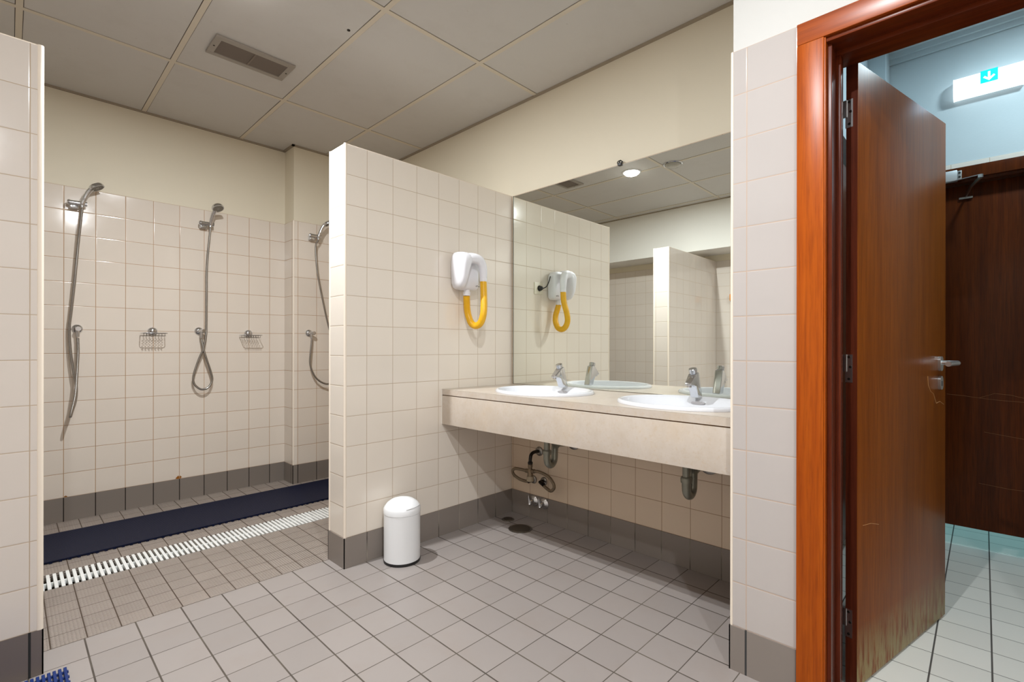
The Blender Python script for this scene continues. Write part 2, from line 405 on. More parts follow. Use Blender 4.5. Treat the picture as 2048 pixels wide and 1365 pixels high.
# door wall with opening y -.50 .. .346
JY = .346; OPY = -.47; OPZ = 2.03; WX2 = 1.868
wall('wall_door', (DX, JY, 0), (WX2, .6205, CEIL+.15), (m_tile_door, m_paint_door, (e, 0, 0, -e)))
wall('wall_door', (WX2, .48, 0), (MX+.02, .6205, CEIL+.15), (m_tile_door, m_paint_door, (0, 0, 0, -e)))
wall('wall_door', (DX, -2.2, 0), (WX2, OPY, CEIL+.15), (m_tile_door, m_paint_door, (e, 0, 0, 0)))
MB().box((DX+e, OPY, OPZ), (WX2, JY, CEIL+.15)).build('wall_door_lintel', m_paint_door, kind='structure')
# left side with beam and low recess, rear wall
wall('wall_left', (-1.3, -2.2, 0), (-1.10, 4.2, 2.2), (m_tile_left, m_paint, (0, 0, -e, 0)))
MB().box((-1.3, -2.2, 2.17), (-.685, 4.3, CEIL+.05)).build('wall_left_beam', m_paint_white, kind='structure')
wall('wall_rear', (-1.3, -2.2, 0), (2.0, -2.05, CEIL+.05), (m_tile_left, m_paint_white, (0, 0, 0, -e)))
angle('trim_2', (-.685, SY-.014, CEIL-.010), (1.5745, SY+.006, CEIL))
angle('trim_2', (1.5605, 3.933, CEIL-.010), (1.580, SY, CEIL)); angle('trim_2', (1.5605, 3.933, CEIL-.010), (MX, 3.953, CEIL))
angle('trim_2', (MX-.012, .6205, CEIL-.010), (MX+.006, 3.94, CEIL)); angle('trim_2', (-.687, -2.05, CEIL-.010), (-.667, SY, CEIL))
# skirting tiles, slightly proud
k = .004
MB().box((-1.1, SY-k, 0), (1.5745-k, SY, .15)).box((1.5745-k, 3.947-k, 0), (1.5745, SY, .15)).box((1.5745-k, 3.947-k, 0), (MX, 3.947, .15)).build('baseboard_back', m_base_shower, kind='structure')
b = MB().box((PXE-k, PY-k, 0), (MX, PY, .15)).box((PXE-k, PY-k, 0), (PXE, PY2+k, .15)).box((PXE-k, PY2, 0), (MX, PY2+k, .15)); b.build('baseboard_partition', m_base_part, kind='structure')
MB().box((MX-k, .6205, 0), (MX, PY, .15)).build('baseboard_right', m_base_mirror, kind='structure')
b = MB().box((DX-k, .4205, 0), (DX, .6205+k, .15)).box((DX-k, .6205, 0), (MX, .6205+k, .15)).box((DX-k, -2.05, 0), (DX, -.545, .15)); b.build('baseboard_door', m_base_door, kind='structure')
MB().box((-1.1, PY-k, 0), (STX+k, PY, .15)).box((STX, PY-k, 0), (STX+k, PY2+k, .15)).box((-1.1, PY2, 0), (STX+k, PY2+k, .15)).build('baseboard_left', m_base_left, kind='structure')
# rounded corner profiles
def profile(x, y, sx, sy, z0=.15, z1=TZ+.001, r=.0075):
    q = MB(); q.tube([(x+sx*r*.55, y+sy*r*.55, z0), (x+sx*r*.55, y+sy*r*.55, z1)], r, 16); return q.build('trim_3', m_trim, kind='structure')
profile(PXE, PY, 1, 1); profile(PXE, PY2, 1, -1); profile(STX, PY, -1, 1, r=.009); profile(STX, PY2, -1, -1); profile(DX, .6205, 1, -1, r=.005); profile(1.5745, 3.947, 1, 1, r=.005)
MB().tube([(PXE, PY+.003, TZ-.002), (MX, PY+.003, TZ-.002)], .0035, 8).tube([(PXE+.003, PY, TZ-.002), (PXE+.003, PY2, TZ-.002)], .0035, 8).build('trim_3', m_trim, kind='structure')
MB().tube([(-1.1, PY+.003, TZ-.002), (STX, PY+.003, TZ-.002)], .0035, 8).build('trim_3', m_trim, kind='structure')
# corridor ------------------------------------------------------------
CX = 3.60; CZ = 2.80
DY0, DY1, DZT = -.40, .44, 2.007   # far doorway
def cwall(name, a, bb): 
    q = MB(); q.mi = 0
    if a[2] < TZ: q.box(a, (bb[0], bb[1], min(TZ, bb[2])))
    if bb[2] > TZ: q.mi = 1; q.box((a[0]+(.004 if name == 'wall_corridor_far' else 0), a[1], max(TZ, a[2])), bb)
    return q.build(name, [m_tile_corr, m_paint_corr], kind='structure')
cwall('wall_corridor_far', (CX, DY1, 0), (CX+.12, .60, CZ)); cwall('wall_corridor_far', (CX, -2.2, 0), (CX+.12, DY0, CZ)); cwall('wall_corridor_far', (CX, DY0, DZT+.01), (CX+.12, DY1, CZ))
cwall('wall_corridor_left', (WX2, .48, 2.1), (CX, .60, CZ)); cwall('wall_corridor_left', (MX+.02, .48, 0), (2.42, .60, 2.1)); cwall('wall_corridor_left', (3.22, .48, 0), (CX, .60, 2.1))
MB().box((2.42, .60, 0), (3.22, .62, 2.1)).build('wall_corridor_left', m_paint_corr, kind='structure')
cwall('wall_corridor_end', (WX2, -2.3, 0), (CX, -2.2, CZ))
MB().box((WX2, -2.2, CZ), (CX, .48, CZ+.05)).build('ceiling_corridor', m_paint_corr, kind='structure')
b = MB().box((CX-.035, -2.2, 2.775), (CX, .48, CZ)).box((CX-.018, -2.2, 2.748), (CX, .48, 2.776)).box((WX2, .445, 2.775), (CX, .48, CZ)).box((3.42, .40, 2.60), (CX, .48, CZ)); b.build('trim_4', m_paint_corr, kind='structure')
# room past the far door
b = MB().box((CX+.12, -1.2, 0), (5.6, -1.1, CZ)).box((CX+.12, .9, 0), (5.6, 1.0, CZ)).box((5.5, -1.2, 0), (5.6, 1.0, CZ)).box((CX+.12, -1.2, CZ), (5.6, 1.0, CZ+.05)).box((CX+.12, .6, 0), (5.6, .62, .3)); b.build('wall_far_room', m_paint_corr, kind='structure')

# ================================================================== door frame and door in the room
b = MB(); b.box((DX-.016, JY, 0), (DX, .4185, OPZ), .003)
b.box((DX-.010, JY-.004, 0), (DX+.020, JY+.004, OPZ), .002)
fr = b.build('door_frame', m_wood_frame); tag(fr, 'orange brown varnished wooden door frame around the open doorway', 'door frame')
b = MB(); b.box((DX-.016, OPY-.066, OPZ), (DX, .4185, 2.096), .003); b.build('frame_head', m_wood_frame_h, fr)
b = MB(); b.box((DX-.016, OPY-.066, 0), (DX, OPY, OPZ), .003); b.build('frame_side', m_wood_frame, fr)
b = MB(); b.box((DX+.012, .330, 0), (1.790, JY, 2.016), .002).box((1.790, .318, 0), (1.822, JY, 2.006), .003).box((1.822, .336, 0), (1.884, JY, OPZ), .003)
b.box((WX2, .336, 0), (1.884, .41, 2.09), .002)
b.build('jamb', m_wood_jamb, fr)
b = MB(); b.box((DX+.012, OPY, 0), (1.884, OPY+.016, OPZ), .002); b.build('jamb', m_wood_jamb, fr)
b = MB(); b.box((DX-.004, OPY, 2.016), (1.790, JY, OPZ), .002).box((1.790, OPY, 2.002), (1.884, JY, OPZ+.01), .003).box((WX2, OPY-.06, 2.02), (1.884, .41, 2.09), .002); b.build('lintel_lining', m_wood_jamb_h, fr)

ang = math.radians(-12.9); DV = Vector((math.cos(ang), math.sin(ang), 0)); DN = Vector((math.sin(ang), -math.cos(ang), 0))  # DN to the camera side
H0 = Vector((1.883, .290, 0)); LEN = .793; TH = .034
def dbox(q, s0, s1, n0, n1, z0, z1, bev=0):
    """box in door space: s along leaf, n out of the near face"""
    t = MB(); t.box((s0, n0, z0), (s1, n1, z1), bev)
    M = Matrix(((DV.x, DN.x, 0, H0.x), (DV.y, DN.y, 0, H0.y), (0, 0, 1, 0), (0, 0, 0, 1)))
    bmesh.ops.transform(t.bm, matrix=M, verts=t.bm.verts); bmesh.ops.recalc_face_normals(t.bm, faces=t.bm.faces)
    me = bpy.data.meshes.new('t'); t.bm.to_mesh(me); t.bm.free(); q.bm.from_mesh(me); bpy.data.meshes.remove(me)
D = lambda s, n, z: H0+DV*s+DN*n+Vector((0, 0, z))
door = thing('door_1', 'brown wooden door standing open into the corridor', 'door', (H0.x, H0.y, 0)); 
q = MB(); dbox(q, .002, LEN, -TH, 0, .009, 2.009, .0008); q.build('leaf', m_wood_door, door)
q = MB(); dbox(q, 0, .002, -TH+.001, -.001, .010, 2.008); q.build('leaf_edge', m_wood_edge, door)
for zc in (1.852, 1.028, .205):
    q = MB(); dbox(q, -.0012, .001, -TH-.001, -.0135, zc-.045, zc+.045)
    dbox(q, -.004, .0, -TH-.030, -TH+.004, zc-.01, zc+.045)
    hg = q.build('hinge', m_ss, door)
    for dz in (-.034, 0.005, .037):
        c = D(-.0018, -.0235+(.004 if abs(dz) < .01 else 0), zc+dz); MB().tube([c-DV*.001, c+DV*.002], .0042, 10).build('screw', m_darkpipe, hg)
    q = MB().tube([D(-.006, -TH-.026, zc-.045), D(-.006, -TH-.026, zc+.045)], .0065, 10); q.build('knuckle', m_ss, hg)
# lever handle
hs = .722; hz = 1.0315
def oval(q, s, n0, n1, z, ra, rb):
    M = Matrix(((DV.x, 0, DN.x, H0.x), (DV.y, 0, DN.y, H0.y), (0, 1, 0, 0), (0, 0, 0, 1)))
    poly = []
    for i in range(32):
        a = 2*PI*i/32; ca, sa = math.cos(a), math.sin(a)
        poly.append((s+ra*ca, z+(rb-ra)*(1 if sa > 0 else -1)+ra*sa))
    q.prism(poly, n0, n1, M)
q = MB(); oval(q, hs, 0, .009, hz, .016, .029); rose = q.build('lever_handle', m_ss, door, sharp=30)
q = MB(); pts = smooth_path([D(hs, .008, hz+.004), D(hs, .036, hz+.004), D(hs-.002, .052, hz+.004), D(hs-.016, .060, hz+.004), D(hs-.05, .060, hz+.004), D(hs-.118, .060, hz+.002)], 8)
q.tube(pts, .0095, 18); q.build('lever', m_ss, rose)
q = MB(); oval(q, hs, 0, .009, .955, .016, .027); esc = q.build('keyhole_plate', m_ss, door, sharp=30)
q = MB(); oval(q, hs, .0085, .0096, .953, .004, .011); q.build('keyhole', m_black, esc)
q = MB(); dbox(q, LEN-.0005, LEN+.0008, -TH*.5-.009, -TH*.5+.009, .93, 1.09); q.build('lock_plate', m_ss, door)
# scratches on the leaf
q = MB()
for pts in ([(.60, .985), (.605, .95), (.63, .925), (.66, .915), (.69, .875), (.73, .88), (.775, .865)], [(.04, .52), (.10, .515), (.16, .50)]):
    q.tube([D(s, .0003, z) for s, z in pts], .0006, 5)
q.build('scratch', plain('scratch', srgb(196, 148, 92), .5), door)

# ================================================================== corridor doors
fx = CX-.018
b = MB(); b.box((fx, DY0-.066, DZT), (CX, DY1-.02, 2.072), .003); 
f2 = b.build('door_frame', m_wood_dark); tag(f2, 'dark wooden frame of the closed door across the corridor', 'door frame')
b = MB(); b.box((fx, DY0-.066, 0), (CX, DY0, DZT), .003); b.build('frame_side', m_wood_dark, f2)
b = MB(); b.box((fx, DY1-.066, 0), (CX, DY1, DZT), .003); b.build('frame_side', m_wood_dark, f2)
b = MB(); b.box((CX-.004, DY0, DZT-.015), (CX+.11, DY1-.066, DZT+.01)); b.build('lintel_lining', m_wood_dark, f2)
d2 = thing('door_2', 'dark brown scratched door with a gap below, behind the open door', 'door', (3.66, 0, .108))
b = MB(); b.box((3.66, DY0+.002, .108), (3.70, DY1-.066, 1.99), .001); b.build('leaf', m_wood_dark, d2)
q = MB()
for pts in ([(.15, .835), (.08, .83), (.02, .822), (-.06, .815), (-.2, .81)], [(.02, .822), (-.04, .85), (-.1, .846), (-.16, .83)], [(.02, .36), (-.1, .35), (-.22, .355)], [(.0, .64), (-.15, .62)]):
    q.tube([(3.6597, y, z) for y, z in pts], .0007, 5)
q.build('scratch', plain('scratch_dark', srgb(140, 92, 50), .5), d2)
dc = thing('door_closer', 'silver door closer with folding arm above the far brown door', 'door closer', (fx, .15, 2.0))
b = MB(); b.box((fx-.046, .104, 1.994), (fx, .32, 2.049), .004); b.build('body', plain('closer_silver', (.55, .58, .60, 1), .38, .8), dc)
b = MB(); b.box((fx-.040, .0865, 1.998), (fx-.032, .104, 2.044), .001); ep = b.build('end_plate', m_ss, dc)
for zz in (2.010, 2.032): MB().tube([(fx-.041, .0955, zz), (fx-.0385, .0955, zz)], .0055, 12).build('screw_hole', m_black, ep)
b = MB(); b.tube([(fx-.06, .235, 1.978), (fx-.09, .12, 1.980), (fx-.115, .012, 1.984)], .006, 8, ry=.003).lathe((fx-.112, .014, 1.975), [(.001, -.006), (.011, -.006), (.011, .010), (.001, .010)], 16)
b.tube([(fx-.06, .235, 1.972), (fx-.06, .235, 1.996)], .009, 12); b.build('arm', m_ss, dc)
b = MB(); b.tube([(fx-.110, .014, 1.972), (fx-.05, .05, 1.945), (3.645, .072, 1.925)], [.009, .007, .005], 8); b.box((3.648, .045, 1.912), (3.66, .100, 1.922)); b.build('arm', m_chrome_dull, dc)
d3 = MB().box((2.424, .515, .10), (3.216, .55, 2.03)).build('door_3', m_wood_dark); tag(d3, 'dark wooden door on the corridor side wall, glimpsed through the hinge gap', 'door')
el = thing('exit_light', 'glowing white emergency light with green down arrow on the corridor wall', 'light', (CX, -.012, 2.44))
b = MB(); 
prof = [(0, .0), (.052, .0), (.066, .012), (.074, .035), (.074, .065), (.066, .088), (.052, .099), (0, .099)]
M = Matrix(((-1, 0, 0, CX+.002), (0, 0, 1, 0), (0, 1, 0, 2.441), (0, 0, 0, 1)))
b.prism(prof, -.140, .117, M); b.build('diffuser', m_lens_cold, el, sharp=50)
for xa0, xa1 in ((.117, .121), (-.146, -.140)):
    MB().prism([(0, -.002), (.05, -.002), (.069, .012), (.0765, .035), (.0765, .065), (.069, .09), (.05, .101), (0, .101)], xa0, xa1, M).build('end_cap', m_lens_cold, el)
b = MB(); b.box((CX-.0775, -.050, 2.472), (CX-.0735, .015, 2.535)); sg = b.build('sign_panel', m_green_lit, el)
b = MB(); xa = CX-.0779   # white arrow, shaft and two barbs, on the panel
for poly in ([(.0045, .052), (-.0045, .052), (-.0045, .014), (.0045, .014)], [(.0, .006), (.0225, .026), (.0165, .033), (-.0045, .0135)], [(.0, .006), (-.0225, .026), (-.0165, .033), (.0045, .0135)]):
    b.prism([(-.0175+y_, 2.473+z_) for y_, z_ in poly], -.0003, .0003, Matrix(((0, 0, 1, xa), (1, 0, 0, 0), (0, 1, 0, 0), (0, 0, 0, 1))))
b.build('arrow', m_lens_cold, sg)

# ================================================================== mirror, clip
b = MB(); b.box((MX-.006, .6215, .852), (MX-.0012, 2.2455, 2.094)); mr = thing('wall_mirror', 'large frameless mirror above the washbasin counter', 'mirror', (MX, 1.43, .866))
b.build('backing', m_mirror_edge, mr)
b = MB(); b.quad([(MX-.0063, .6225, .853), (MX-.0063, 2.2440, .853), (MX-.0063, 2.2440, 2.093), (MX-.0063, .6225, 2.093)][::-1]); g = b.build('glass', m_mirror, mr)
b = MB(); b.box((MX-.009, 2.2440, .852), (MX-.001, 2.2475, 2.0965), .0015); b.build('edge_strip', m_mirror_edge, mr)
cl = MB(); c = Vector((MX-.012, 1.432, 2.100))
cl.tube([c+Vector((-.002, .014*math.cos(a), .006+.009*math.sin(a))) for a in [2*PI*i/14 for i in range(15)]], .0028, 8).box(c+Vector((-.005, -.012, -.010)), c+Vector((.008, .012, .004)), .002).tube([c+Vector((0, -.02, .002)), c+Vector((-.002, -.006, .016)), c+Vector((0, .006, .004))], .003, 8)
tag(cl.build('wall_clip', m_black), 'small black clip on the top edge of the mirror', 'clip')

# ================================================================== counter with holes, sinks, faucets
CT = .850; CFX = 1.749; CY0, CY1 = .6215, 2.2610; SINK = [(2.022, 1.718), (2.022, .936)]
ct = thing('washbasin_counter', 'beige limestone washbasin counter with deep front apron', 'counter', (CFX, 1.44, .648))
b = MB(); t = b.bm; ymid = (SINK[0][1]+SINK[1][1])/2; A, B = .222, .272
for (cx, cy), (ya, yb) in zip(SINK, ((ymid, CY1), (CY0, ymid))):
    N = 64
    def rim(z): return [t.verts.new((cx+A*math.cos(2*PI*i/N), cy+B*math.sin(2*PI*i/N), z)) for i in range(N)]
    def outer(z):
        out = []
        for i in range(N):
            dx, dy = A*math.cos(2*PI*i/N), B*math.sin(2*PI*i/N); s = 1e9
            if dx > 1e-9: s = min(s, (MX-.001-cx)/dx)
            if dx < -1e-9: s = min(s, (CFX-cx)/dx)
            if dy > 1e-9: s = min(s, (yb-cy)/dy)
            if dy < -1e-9: s = min(s, (ya-cy)/dy)
            out.append(t.verts.new((cx+dx*s, cy+dy*s, z)))
        return out
    for z, flip in ((CT, 0), (CT-.032, 1)):
        r, o = rim(z), outer(z)
        for i in range(N):
            f = (r[i], o[i], o[(i+1) % N], r[(i+1) % N]); t.faces.new(f if not flip else f[::-1])
        # square the corners
        for (X, Y) in ((MX-.001, yb), (CFX, yb), (CFX, ya), (MX-.001, ya)):
            q = sorted(range(N), key=lambda i: (o[i].co.x-X)**2+(o[i].co.y-Y)**2)[:2]; q.sort()
            a_, b_ = o[q[0]], o[q[1]]
            if q == [0, N-1]: a_, b_ = b_, a_
            if abs(a_.co.x-b_.co.x) > 1e-5 and abs(a_.co.y-b_.co.y) > 1e-5:
                v = t.verts.new((X, Y, z)); t.faces.new((a_, v, b_) if not flip else (b_, v, a_))
        if z == CT: r0 = r
    for i in range(N): t.faces.new((r0[i], r0[(i+1) % N], r[(i+1) % N], r[i]))
for f in t.faces: f.smooth = False
b.box((CFX, CY0, CT-.032), (CFX+.004, CY1, CT-.0005)); b.build('worktop', m_marble, ct, sharp=20)
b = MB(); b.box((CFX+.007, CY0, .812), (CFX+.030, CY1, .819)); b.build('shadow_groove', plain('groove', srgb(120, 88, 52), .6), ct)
b = MB(); b.box((CFX, CY0, .648), (CFX+.030, CY1, .813), .0015); b.build('front_apron', m_marble, ct)
m_seal = plain('silicone', srgb(238, 234, 226), .5)
MB().box((CFX-.0015, CY1-.004, .648), (CFX+.002, CY1+.0005, CT-.002)).build('silicone_seal', m_seal, ct); MB().box((CFX-.0012, CY0-.0005, .65), (CFX+.002, CY0+.004, .812)).build('silicone_seal', m_seal, ct)

def make_sink(cx, cy, label):
    s = thing('washbasin', label, 'washbasin', (cx, cy, CT), 'oval washbasins set in the counter')
    N = 64; b = MB(); t = b.bm
    prof = [(1.0, 0.0005, 0), (1.003, .008, 0), (.985, .0145, 0), (.955, .0165, 0), (.93, .0145, 0), (.915, .008, .25), (.90, -.004, .6), (.86, -.03, 1), (.78, -.07, 1), (.62, -.105, 1), (.40, -.122, 1), (.10, -.128, 1)]
    rings = []
    for r, z, w_ in prof:
        ring = []
        for i in range(N):
            a = 2*PI*i/N; x_, y_ = .236*r*math.cos(a), .286*r*math.sin(a)
            # bowl pushed to the front, deck at the back
            x_ = x_*(1-.13*w_)-.030*w_
            ring.append(t.verts.new((cx+x_, cy+y_, CT+z)))
        rings.append(ring)
    for a_, b_ in zip(rings, rings[1:]):
        for i in range(N): t.faces.new((a_[i], a_[(i+1) % N], b_[(i+1) % N], b_[i]))
    t.faces.new(rings[-1])
    bmesh.ops.recalc_face_normals(t, faces=t.faces)
    if sum(f.normal.z*f.calc_area() for f in t.faces) < 0: bmesh.ops.reverse_faces(t, faces=t.faces)
    for f in t.faces: f.smooth = True
    b.build('bowl', m_ceramic, s, sharp=80)
    MB().lathe((cx-.03, cy, CT-.127), [(.001, .004), (.020, .004), (.024, .001), (.024, -.002)], 24).build('drain_ring', m_chrome, s)
    MB().lathe((cx+.1640, cy, CT-.009), [(.030, .004), (.030, -.004), (.001, -.004)], 28, 'x', 1.1, .24).build('overflow_slot', plain('overflow', srgb(168, 165, 166), .4), s)
    return s
make_sink(*SINK[0], 'white oval washbasin at the partition end of the counter')
make_sink(*SINK[1], 'white oval washbasin nearer the door, cut off by the tiled wall')
def make_faucet(fx_, fy, label):
    z0 = CT+.0145
    s = thing('push_tap', label, 'tap', (fx_, fy, z0), 'chrome push taps on the washbasins')
    b = MB()
    # leaning wedge body: side profile in x-z (x towards user negative)
    prof = [(.022, 0), (-.022, 0), (-.034, .030), (-.048, .052), (-.062, .060), (-.092, .060), (-.090, .070), (-.052, .100), (-.048, .107), (-.020, .118), (-.012, .114)]
    # loft cross sections by width
    t = bmesh.new(); W = .019
    import itertools
    lv = []
    for s_, wv in ((-1, 1), (1, 1)):
        lv.append([t.verts.new((fx_+x_, fy+s_*W*(.78 if x_ < -.06 else 1), z0+z_)) for x_, z_ in prof])
    n = len(prof)
    for i in range(n): t.faces.new((lv[0][i], lv[0][(i+1) % n], lv[1][(i+1) % n], lv[1][i]))
    t.faces.new(lv[0][::-1]); t.faces.new(lv[1]); bmesh.ops.recalc_face_normals(t, faces=t.faces)
    bmesh.ops.bevel(t, geom=list(t.edges), offset=.0045, segments=3, profile=.6, affect='EDGES')
    b._add(t, True); b.tube([(fx_-.076, fy, z0+.063), (fx_-.077, fy, z0+.050)], .0105, 16)
    b.build('body', m_chrome, s, sharp=60)
    ax = Vector((-.30, 0, .954)); c = Vector((fx_-.032, fy, z0+.108))
    b = MB(); b.tube([c, c+ax*.007, c+ax*.008, c+ax*.0245, c+ax*.027], [.0155, .0155, .0185, .0190, .0170], 24); b.build('push_button', m_chrome, s, sharp=40)
    return s
make_faucet(2.205, 1.728, 'chrome push tap on the left washbasin')
make_faucet(2.205, .952, 'chrome push tap on the right washbasin by the tiled wall')
def make_trap(x, y, yw, label):
    s = thing('drain_trap', label, 'drain pipe', (x, y, .45), 'bottle green grey traps under the counter')
    s['group'] = 'drain traps under the counter'
    mt = plain('trap_metal', srgb(150, 150, 138), .3, .55, noise=(40, .5, srgb(96, 98, 86)))
    MB().tube([(x, y, .70), (x, y, .53)], .0165, 20).build('tailpipe', mt, s)
    MB().lathe((x, y, .52), [(.018, -.014), (.0235, -.014), (.0245, -.004), (.0245, .006), (.020, .012), (.017, .012)], 24).build('nut', mt, s)
    pts = [(x, y, .525), (x, y, .488), (x+.006, y, .462), (x+.024, y, .445), (x+.046, y, .446), (x+.062, y, .465), (x+.066, y, .495), (x+.068, y, .525), (x+.080, y+(yw-y)*.2, .548), (x+.12, y+(yw-y)*.5, .556)]
    MB().tube(smooth_path(pts, 6), [.0195]*49+[.0165]*6 if False else .0192, 20).build('u_bend', mt, s)
    MB().lathe((x+.085, y+(yw-y)*.25, .549), [(.017, -.008), (.024, -.008), (.024, .008), (.017, .008)], 20, 'x').tube(smooth_path([(x+.09, y+(yw-y)*.3, .551), (x+.16, y+(yw-y)*.7, .54), (MX-.004, yw, .53)], 8), .016, 16).build('outlet_pipe', mt, s)
    MB().lathe((MX, yw, .53), [(.045, -.001), (.043, -.010), (.030, -.018), (.018, -.020)], 28, 'x').build('wall_rosette', m_chrome_dull, s)
    return s
make_trap(2.052, 1.720, 1.748, 'grey metal drain trap under the left washbasin')
make_trap(2.052, .930, .945, 'grey metal drain trap under the right washbasin')

# thermostatic valve
tv = thing('mixing_valve', 'brass mixing valve with two looped flexible hoses under the counter', 'valve', (2.25, 2.02, .30))
b = MB(); b.tube(smooth_path([(MX-.002, 2.018, .436), (2.285, 2.02, .437), (2.258, 2.02, .425), (2.25, 2.02, .395), (2.25, 2.02, .372)], 6), .0105, 14)
b.lathe((2.25, 2.02, .375), [(.011, -.008), (.0155, -.006), (.0155, .006), (.011, .010)], 14); b.build('elbow_pipe', m_darkpipe, tv)
MB().lathe((MX, 2.018, .436), [(.030, -.001), (.028, -.008), (.014, -.014)], 24, 'x').build('wall_rosette', m_chrome_dull, tv)
b = MB(); b.lathe((2.25, 2.02, .28), [(.013, .088), (.015, .085), (.015, .07), (.012, .066), (.012, .055), (.014, .052), (.0175, .03), (.0175, .014)], 18).tube([(2.25, 2.055, .322), (2.25, 1.985, .330)], .013, 14); b.build('valve_body', m_brass, tv)
MB().lathe((2.25, 2.02, .28), [(.010, .016), (.0215, .014), (.0225, -.014), (.018, -.018), (.001, -.018)], 24).build('knob', plain('knob_cream', srgb(170, 156, 132), .45), tv)
for side, pts in ((1, [(2.25, 2.055, .322), (2.25, 2.10, .322), (2.252, 2.15, .318), (2.256, 2.178, .298), (2.262, 2.170, .272), (2.272, 2.135, .252), (2.284, 2.10, .243), (2.30, 2.078, .240)]),
                  (-1, [(2.25, 1.985, .330), (2.25, 1.94, .333), (2.25, 1.875, .318), (2.25, 1.838, .288), (2.252, 1.832, .258), (2.262, 1.862, .232), (2.28, 1.90, .228), (2.296, 1.945, .236)])):
    p, rr = ribbed(smooth_path(pts, 8), .0098, .004, .0008); MB().tube(p, rr, 12).build('flexible_hose', m_brass, tv)
for yy, zz in ((2.066, .248), (1.980, .254)):
    b = MB(); b.tube([(MX-.002, yy, zz), (2.30, yy, zz), (2.29, yy+(.012 if yy > 2.02 else -.035), zz-.008)], .0125, 14); b.build('wall_connector', m_darkpipe, tv)
    MB().lathe((MX, yy, zz), [(.026, -.001), (.024, -.007), (.013, -.012)], 22, 'x').build('wall_rosette', m_chrome_dull, tv)
for yy, lb in ((2.057, 'small chrome stop tap low on the wall, nearer the corner'), (1.972, 'small chrome stop tap low on the wall, second from the corner')):
    s = thing('stop_tap', lb, 'tap', (MX, yy, .115), 'small stop taps low on the wall')
    MB().lathe((MX-k, yy, .115), [(.034, 0), (.033, -.006), (.022, -.014), (.013, -.018), (.013, -.045), (.002, -.047)], 26, 'x').build('rosette', m_chrome, s)
    MB().tube([(MX-.05, yy, .104), (MX-.053, yy+.002, .125), (MX-.056, yy+.004, .158)], [.010, .007, .003], 12).tube([(MX-.046, yy, .11), (MX-.052, yy, .10)], .011, 12).build('lever', m_chrome, s)
# floor drains
for (x, y), r, lb in (((2.142, 2.003), .072, 'larger round metal floor drain under the counter'), ((2.205, 2.168), .040, 'smaller round floor cap in the corner under the counter')):
    s = thing('floor_drain', lb, 'drain', (x, y, 0), 'round metal floor drains')
    MB().lathe((x, y, 0), [(r, .0), (r, .003), (r-.004, .0048), (r-.010, .0035), (r-.012, .002)], 40).build('rim', m_chrome_dull, s)
    MB().lathe((x, y, 0), [(r-.011, .0015), (r-.012, .0042), (.004, .0048), (.001, .0048)], 40).build('cover', plain('drain_cover', srgb(96, 88, 78), .4, .7), s)

# ================================================================== hair dryer
hd = thing('hair_dryer', 'white wall mounted hair dryer with looped yellow hose', 'hair dryer', (1.88, PY, 1.42))
b = MB()   # back body
b.loft([(1.895, 2.222, 1.432, .030, .020, 2.6), (1.893, 2.220, 1.436, .066, .034, 4), (1.891, 2.218, 1.450, .079, .040, 5), (1.889, 2.217, 1.50, .083, .042, 5), (1.888, 2.216, 1.57, .084, .043, 5), (1.886, 2.216, 1.610, .082, .043, 4.5), (1.880, 2.218, 1.630, .070, .036, 4), (1.876, 2.222, 1.637, .05, .022, 3)])
b.build('body', m_plastic_w, hd, sharp=60)
b = MB()   # left front shell, broad on top and tapering down
b.loft([(1.826, 2.205, 1.437, .008, .030, 2.5), (1.826, 2.198, 1.444, .020, .045, 3), (1.820, 2.192, 1.47, .022, .056, 3.4), (1.820, 2.186, 1.50, .025, .062, 3.4), (1.822, 2.183, 1.54, .031, .066, 3.4), (1.827, 2.181, 1.575, .038, .068, 3.4), (1.832, 2.180, 1.60, .044, .068, 3.2), (1.836, 2.184, 1.625, .046, .062, 3), (1.838, 2.192, 1.640, .040, .050, 2.6), (1.840, 2.202, 1.647, .026, .032, 2.2)])
b.build('shell', m_plastic_w, hd, sharp=60)
b = MB()   # arched handset
b.tube(smooth_path([(1.835, 2.165, 1.600), (1.862, 2.148, 1.610), (1.895, 2.136, 1.611), (1.925, 2.129, 1.600), (1.943, 2.126, 1.572), (1.949, 2.125, 1.535), (1.950, 2.125, 1.500)], 8), [.033-.00022*i for i in range(49)], 24)
b.build('handset', m_plastic_w, hd, sharp=70)
MB().lathe((1.950, 2.125, 1.480), [(.0195, 0), (.0215, .002), (.0220, .018), (.0215, .021), (.0235, .024)], 28).build('nozzle_collar', m_plastic_w, hd)
MB().lathe((1.893, 2.208, 1.398), [(.019, 0), (.021, .001), (.0215, .022), (.018, .024), (.018, .040)], 28).build('outlet_collar', m_plastic_w, hd)
path = smooth_path([(1.950, 2.125, 1.482), (1.948, 2.119, 1.41), (1.936, 2.104, 1.335), (1.928, 2.102, 1.28), (1.926, 2.122, 1.237), (1.923, 2.158, 1.220), (1.920, 2.195, 1.234), (1.917, 2.218, 1.275), (1.910, 2.224, 1.32), (1.900, 2.216, 1.365), (1.893, 2.210, 1.400)], 10)
p, rr = ribbed(path, .0205, .0055, .0010); MB().tube(p, rr, 24).build('hose', m_yellow, hd, sharp=70)
b = MB(); b.tube([(1.937+.0*i, 2.1755-.0, 1.452) for i in range(2)] if False else [(1.934, 2.1745, 1.459), (1.938, 2.1745, 1.455), (1.945, 2.1745, 1.462)], .0010, 5)
b.tube([(1.950, 2.1748, 1.463), (1.946, 2.1748, 1.460), (1.947, 2.1748, 1.455), (1.951, 2.1748, 1.455)], .0009, 5)
b.tube([(1.953+.0017*i, 2.175, 1.4565+(.0022 if i % 2 else -.0014)) for i in range(8)], .0009, 5); b.build('printed_mark', m_logo, hd)
